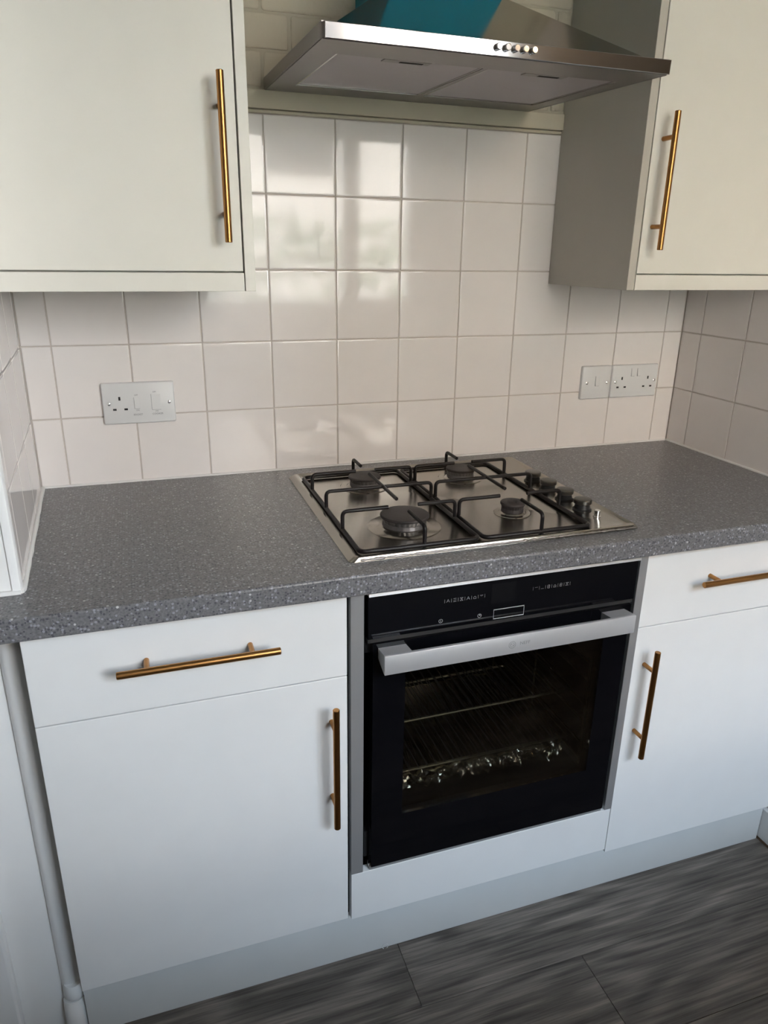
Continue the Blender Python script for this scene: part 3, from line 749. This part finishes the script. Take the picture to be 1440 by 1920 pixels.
# ================================================================== extractor hood
S = 0.0361
hood = thing('extractor_hood', 'stainless steel chimney extractor hood with teal film on the wall above the hob', 'extractor hood', (0.758, -0.24, 0.797))
def tilt(bm):
    for v in bm.verts: v.co.z += S*v.co.y
    return bm
hx0, hx1, hy0, hy1, hz = 0.4580, 1.0580, -0.4870, -0.0055, 0.7965
HH = 0.0225
bm = NB()
# rim: outer skirt and the flat underside around two filter openings
fA, fB = (0.5050, 0.7580), (0.7680, 1.0190); fy0, fy1 = -0.3960, -0.0950
outer0 = rrect(hx0, hx1, hy0, hy1, 0.008, hz); 
loft(bm, [rrect(hx0+0.0015, hx1-0.0015, hy0+0.0015, hy1-0.0015, 0.007, hz), rrect(hx0, hx1, hy0, hy1, 0.008, hz+0.0015), rrect(hx0, hx1, hy0, hy1, 0.008, hz+HH-0.002), rrect(hx0+0.002, hx1-0.002, hy0+0.002, hy1-0.002, 0.007, hz+HH)], cap=False)
box(bm, hx0+0.003, fA[0], hy0+0.003, hy1-0.003, hz, hz+0.0015); box(bm, fB[1], hx1-0.003, hy0+0.003, hy1-0.003, hz, hz+0.0015)
box(bm, fA[0], fB[1], hy0+0.003, fy0, hz, hz+0.0015); box(bm, fA[0], fB[1], fy1, hy1-0.003, hz, hz+0.0015)
box(bm, fA[1], fB[0], fy0, fy1, hz, hz+0.0015)
box(bm, hx0+0.002, hx1-0.002, hy0+0.002, hy1-0.002, hz+HH-0.0015, hz+HH)
obj('hood_body', tilt(bm), M['steeldk'], hood, 30)
# polished front strip
boxobj_bm = NB(); 
loft(boxobj_bm, [[(x, hy0-0.0002-dy, z) for x, z in ((hx0+0.006+i, hz+0.0005+i), (hx1-0.001-i, hz+0.0005+i), (hx1-0.001-i, hz+HH-0.001-i), (hx0+0.006+i, hz+HH-0.001-i))] for i, dy in ((0, 0), (0, 0.0012), (0.0008, 0.0020))])
for v in boxobj_bm.verts:
    if v.co.z < hz+HH/2: v.co.y += 0.0008
obj('front_strip', tilt(boxobj_bm), M['strip'], hood, 20)
for k in range(5):
    bm = NB(); lathe(bm, (0.7365+0.0152*k, hy0-0.0022, hz+0.0128), [(0.0052, 0.0), (0.0052, 0.006), (0.0042, 0.0072)], 20, axis='y')
    obj('button', tilt(bm), M['chrome'], hood, 30)
# canopy
bm = NB(); tz = 0.9300
base = [(hx0+0.024, hy0+0.022, hz+HH+0.001), (hx1-0.024, hy0+0.022, hz+HH+0.001), (hx1-0.024, hy1, hz+HH+0.001), (hx0+0.024, hy1, hz+HH+0.001)]
base = [(x, y, z+S*y) for x, y, z in base]
CH = (0.648, 0.862, -0.2500, -0.0055)
top = [(CH[0], CH[2], tz), (CH[1], CH[2], tz), (CH[1], CH[3], tz), (CH[0], CH[3], tz)]
rim = [(x, y, z-0.0012) for x, y, z in base]
loft(bm, [rim, base, top], cap=True)
obj('canopy', bm, M['canopy'], hood, 10)
boxobj('chimney_cover', M['teal'], hood, CH[0]+0.002, CH[1]-0.002, CH[2]+0.002, CH[3], tz, ZC-0.001, bev=0.002, label='steel chimney still wrapped in teal protective film')
for k, (a, b) in enumerate((fA, fB)):
    f = NB(); box(f, a+0.001, b-0.001, fy0+0.001, fy1-0.001, hz+0.0022, hz+0.0090)
    fo = obj('grease_filter', tilt(f), M['filter'], hood, 0)
    f = NB(); w = 0.0035
    box(f, a+0.0005, b-0.0005, fy0+0.0005, fy0+w, hz+0.0006, hz+0.0022); box(f, a+0.0005, b-0.0005, fy1-w, fy1-0.0005, hz+0.0006, hz+0.0022)
    box(f, a+0.0005, a+w, fy0+w, fy1-w, hz+0.0006, hz+0.0022); box(f, b-w, b-0.0005, fy0+w, fy1-w, hz+0.0006, hz+0.0022)
    obj('filter_frame', tilt(f), M['steel'], fo, 0)
    f = NB(); c0 = (0.587, 0.668) if k == 0 else (0.841, 0.922)
    box(f, c0[0], c0[1], fy0+0.005, fy0+0.026, hz+0.0004, hz+0.0021, bev=0.0006)
    obj('catch_plate', tilt(f), M['steeldk'], fo, 20)
    f = NB(); box(f, c0[0]+0.029, c0[1]-0.012, fy0+0.013, fy0+0.021, hz-0.0001, hz+0.0004)
    obj('catch_slot', tilt(f), M['dark'], fo, 0)

# ================================================================== sockets
def face_box(bm, x0, x1, z0, z1, y0, y1, bev=0.0): box(bm, x0, x1, y0, y1, z0, z1, bev=bev)
YS = -0.0004
def plate(x0, x1, z0, z1, m, parent, name='faceplate'):
    bm = NB(); d = 0.0085; i = 0.0022; r = 0.004
    def lp(ins, y):
        return [(x, y, z) for x, z, _ in [(p[0], p[1], 0) for p in rrect(x0+ins, x1-ins, z0+ins, z1-ins, r, 0, 4)]]
    loft(bm, [lp(0, YS), lp(0, YS-d+0.003), lp(i*0.4, YS-d+0.0012), lp(i, YS-d)])
    return obj(name, bm, m, parent, 35)
YP = YS-0.0085
def rocker(parent, cx, cz, w, h):
    bm = NB(); x0, x1 = cx-w/2, cx+w/2
    # surround gap then a tilted rocker, lower edge proud
    box(bm, x0-0.0006, x0, YP-0.0003, YP+0.0002, cz-h/2-0.0006, cz+h/2+0.0006)
    box(bm, x0, x1, YP-0.0003, YP+0.0002, cz-h/2-0.0010, cz-h/2)
    g = obj('rocker_gap', bm, M['greyprint'], parent, 0)
    bm = NB()
    v = [bm.verts.new(p) for x in (x0, x1) for p in ((x, YP+0.0003, cz-h/2), (x, YP+0.0003, cz+h/2), (x, YP-0.0006, cz+h/2), (x, YP-0.0028, cz-h/2))]
    bm.faces.new(v[:4]); bm.faces.new(list(reversed(v[4:])))
    for k in range(4): bm.faces.new((v[k], v[4+k], v[4+(k+1) % 4], v[(k+1) % 4]))
    obj('rocker_switch', bm, M['plastic'], parent, 0)
def holes(parent, cx, cz):
    for dx, dz, w, h in ((0, 0.0125, 0.0042, 0.0078), (-0.0115, -0.0110, 0.0072, 0.0042), (0.0115, -0.0110, 0.0072, 0.0042)):
        boxobj('pin_hole', M['dark'], parent, cx+dx-w/2, cx+dx+w/2, YP-0.0002, YP+0.0002, cz+dz-h/2, cz+dz+h/2, smooth=0)
def screw(parent, cx, cz):
    bm = NB(); lathe(bm, (cx, YP+0.0002, cz), [(0.0036, 0.0), (0.0036, 0.0006), (0.0022, 0.0014), (0.0006, 0.0015)], 16, axis='y')
    obj('screw', bm, M['chrome'], parent, 30)
t = thing('cooker_switch', 'white cooker switch plate with single socket on the tiles at left', 'socket', (0.160, -0.004, 0.1335))
plate(0.0860, 0.2360, 0.1335, 0.2230, M['plastic'], t)
screw(t, 0.0990, 0.1785); screw(t, 0.2237, 0.1780)
holes(t, 0.1215, 0.1768)
rocker(t, 0.1565, 0.1785, 0.0105, 0.0230); rocker(t, 0.1965, 0.1795, 0.0190, 0.0330)
for s, xx, zz in (('OFF', 0.1560, 0.1955), ('ON', 0.1570, 0.1625), ('OFF', 0.1940, 0.2010), ('ON', 0.1965, 0.1590)):
    text_mesh('lettering', s, 0.0042, M['greyprint'], t, xx, YP-0.0002, zz)
text_mesh('lettering', 'SOCKET', 0.0052, M['greyprint'], t, 0.1570, YP-0.0002, 0.1530)
text_mesh('lettering', 'COOKER', 0.0055, M['greyprint'], t, 0.1980, YP-0.0002, 0.1530)
t = thing('wall_switch', 'white single switch plate on the tiles, left of the double socket', 'switch', (1.3170, -0.004, 0.1310))
plate(1.2720, 1.3625, 0.1315, 0.2190, M['plastic'], t)
screw(t, 1.2885, 0.1745); screw(t, 1.3503, 0.1742); rocker(t, 1.3205, 0.1790, 0.0130, 0.0250)
t = thing('double_socket', 'white double socket plate on the tiles beside the right corner', 'socket', (1.4380, -0.004, 0.1310))
plate(1.3645, 1.5105, 0.1315, 0.2190, M['plastic'], t)
screw(t, 1.3770, 0.1738); screw(t, 1.5010, 0.1748)
holes(t, 1.3970, 0.1705); holes(t, 1.4795, 0.1705)
rocker(t, 1.4300, 0.1985, 0.0110, 0.0200); rocker(t, 1.4490, 0.1985, 0.0110, 0.0200)

# small clear ring left on the floor by the plinth
bm = NB(); 
sweep(bm, [(0.551+0.0065*math.cos(R_(a)), -0.5745, ZF+0.0065+0.0065*math.sin(R_(a))) for a in range(-60, 241, 15)], 0.0007, 6)
tag(obj('plastic_ring', bm, M['plastic'], None, 40), 'tiny pale plastic ring against the kickboard below the oven', 'ring')

# ================================================================== unseen units added behind the camera to keep window light off the lower doors
t = thing('base_cabinet', 'unseen plain white units added under the window to block its light', 'cupboard', (0.9, -2.1, ZF))
boxobj('carcass', M['door'], t, -1.19, 3.19, YF+0.001, -1.835, ZF+0.15, -0.04, smooth=0)
boxobj('plinth', M['door'], t, -1.19, 3.19, YF+0.05, -1.88, ZF+0.0005, ZF+0.15, smooth=0)
for k in range(8):
    boxobj('door', M['door'], t, -1.19+k*0.5475+0.0015, -1.19+(k+1)*0.5475-0.0015, -1.834, -1.816, ZF+0.152, -0.045, smooth=0)
wt2 = boxobj('worktop', M['worktop'], None, -1.19, 3.19, YF+0.001, -1.79, -0.0385, 0.0, bev=0.003)
tag(wt2, 'unseen grey laminate worktop added under the window to block its light', 'worktop')

# ================================================================== the garden outside the window (seen mirrored in the tiles and the hood)
boxobj('ground', M['grass'], None, -14, 16, -22, YF-0.12, ZF-0.25, ZF-0.15, smooth=0, kind='structure')
bm = NB()
rnd = random.Random(3)
for k in range(2600):
    x = rnd.uniform(-2.0, 4.0); y = -6.0 + rnd.uniform(-0.35, 0.35); z = rnd.uniform(ZF-0.14, 0.72 + 0.08*math.sin(x*5))
    s = rnd.uniform(0.05, 0.10); d = Vector((rnd.gauss(0,1), rnd.gauss(0,1), rnd.gauss(0,1))).normalized(); u, v = frame_of(d)
    q = Vector((x, y, z)); bm.faces.new([bm.verts.new(q+p) for p in (u*s, v*s*0.6, -u*s, -v*s*0.6)])
hg = tag(obj('garden_hedge', bm, M['hedge'], None, 0), 'green hedge in the garden, mirrored in the upper tiles', 'hedge'); hg['kind'] = 'stuff'
hs = thing('brick_house', 'pale brick house beyond the hedge, mirrored in the tiles', 'house', (-3.0, -11, ZF-0.15))
boxobj('wall', M['housebrick'], hs, -10.0, 4.8, -13, -10, ZF-0.15, 4.4, smooth=0)
bm = NB(); v = [bm.verts.new(p) for p in ((-10.3, -13.3, 4.4), (5.1, -13.3, 4.4), (5.1, -9.7, 4.4), (-10.3, -9.7, 4.4), (-10.3, -11.5, 6.4), (5.1, -11.5, 6.4))]
for f in ((0,1,5,4), (2,3,4,5), (0,4,3), (1,2,5), (3,2,1,0)): bm.faces.new([v[i] for i in f])
obj('roof', bm, M['roof'], hs, 0)
for xx in (-7.0, -3.6, -0.6, 2.2): boxobj('window', M['ovglass'], hs, xx, xx+1.1, -9.999, -9.96, 1.5, 2.8, smooth=0)
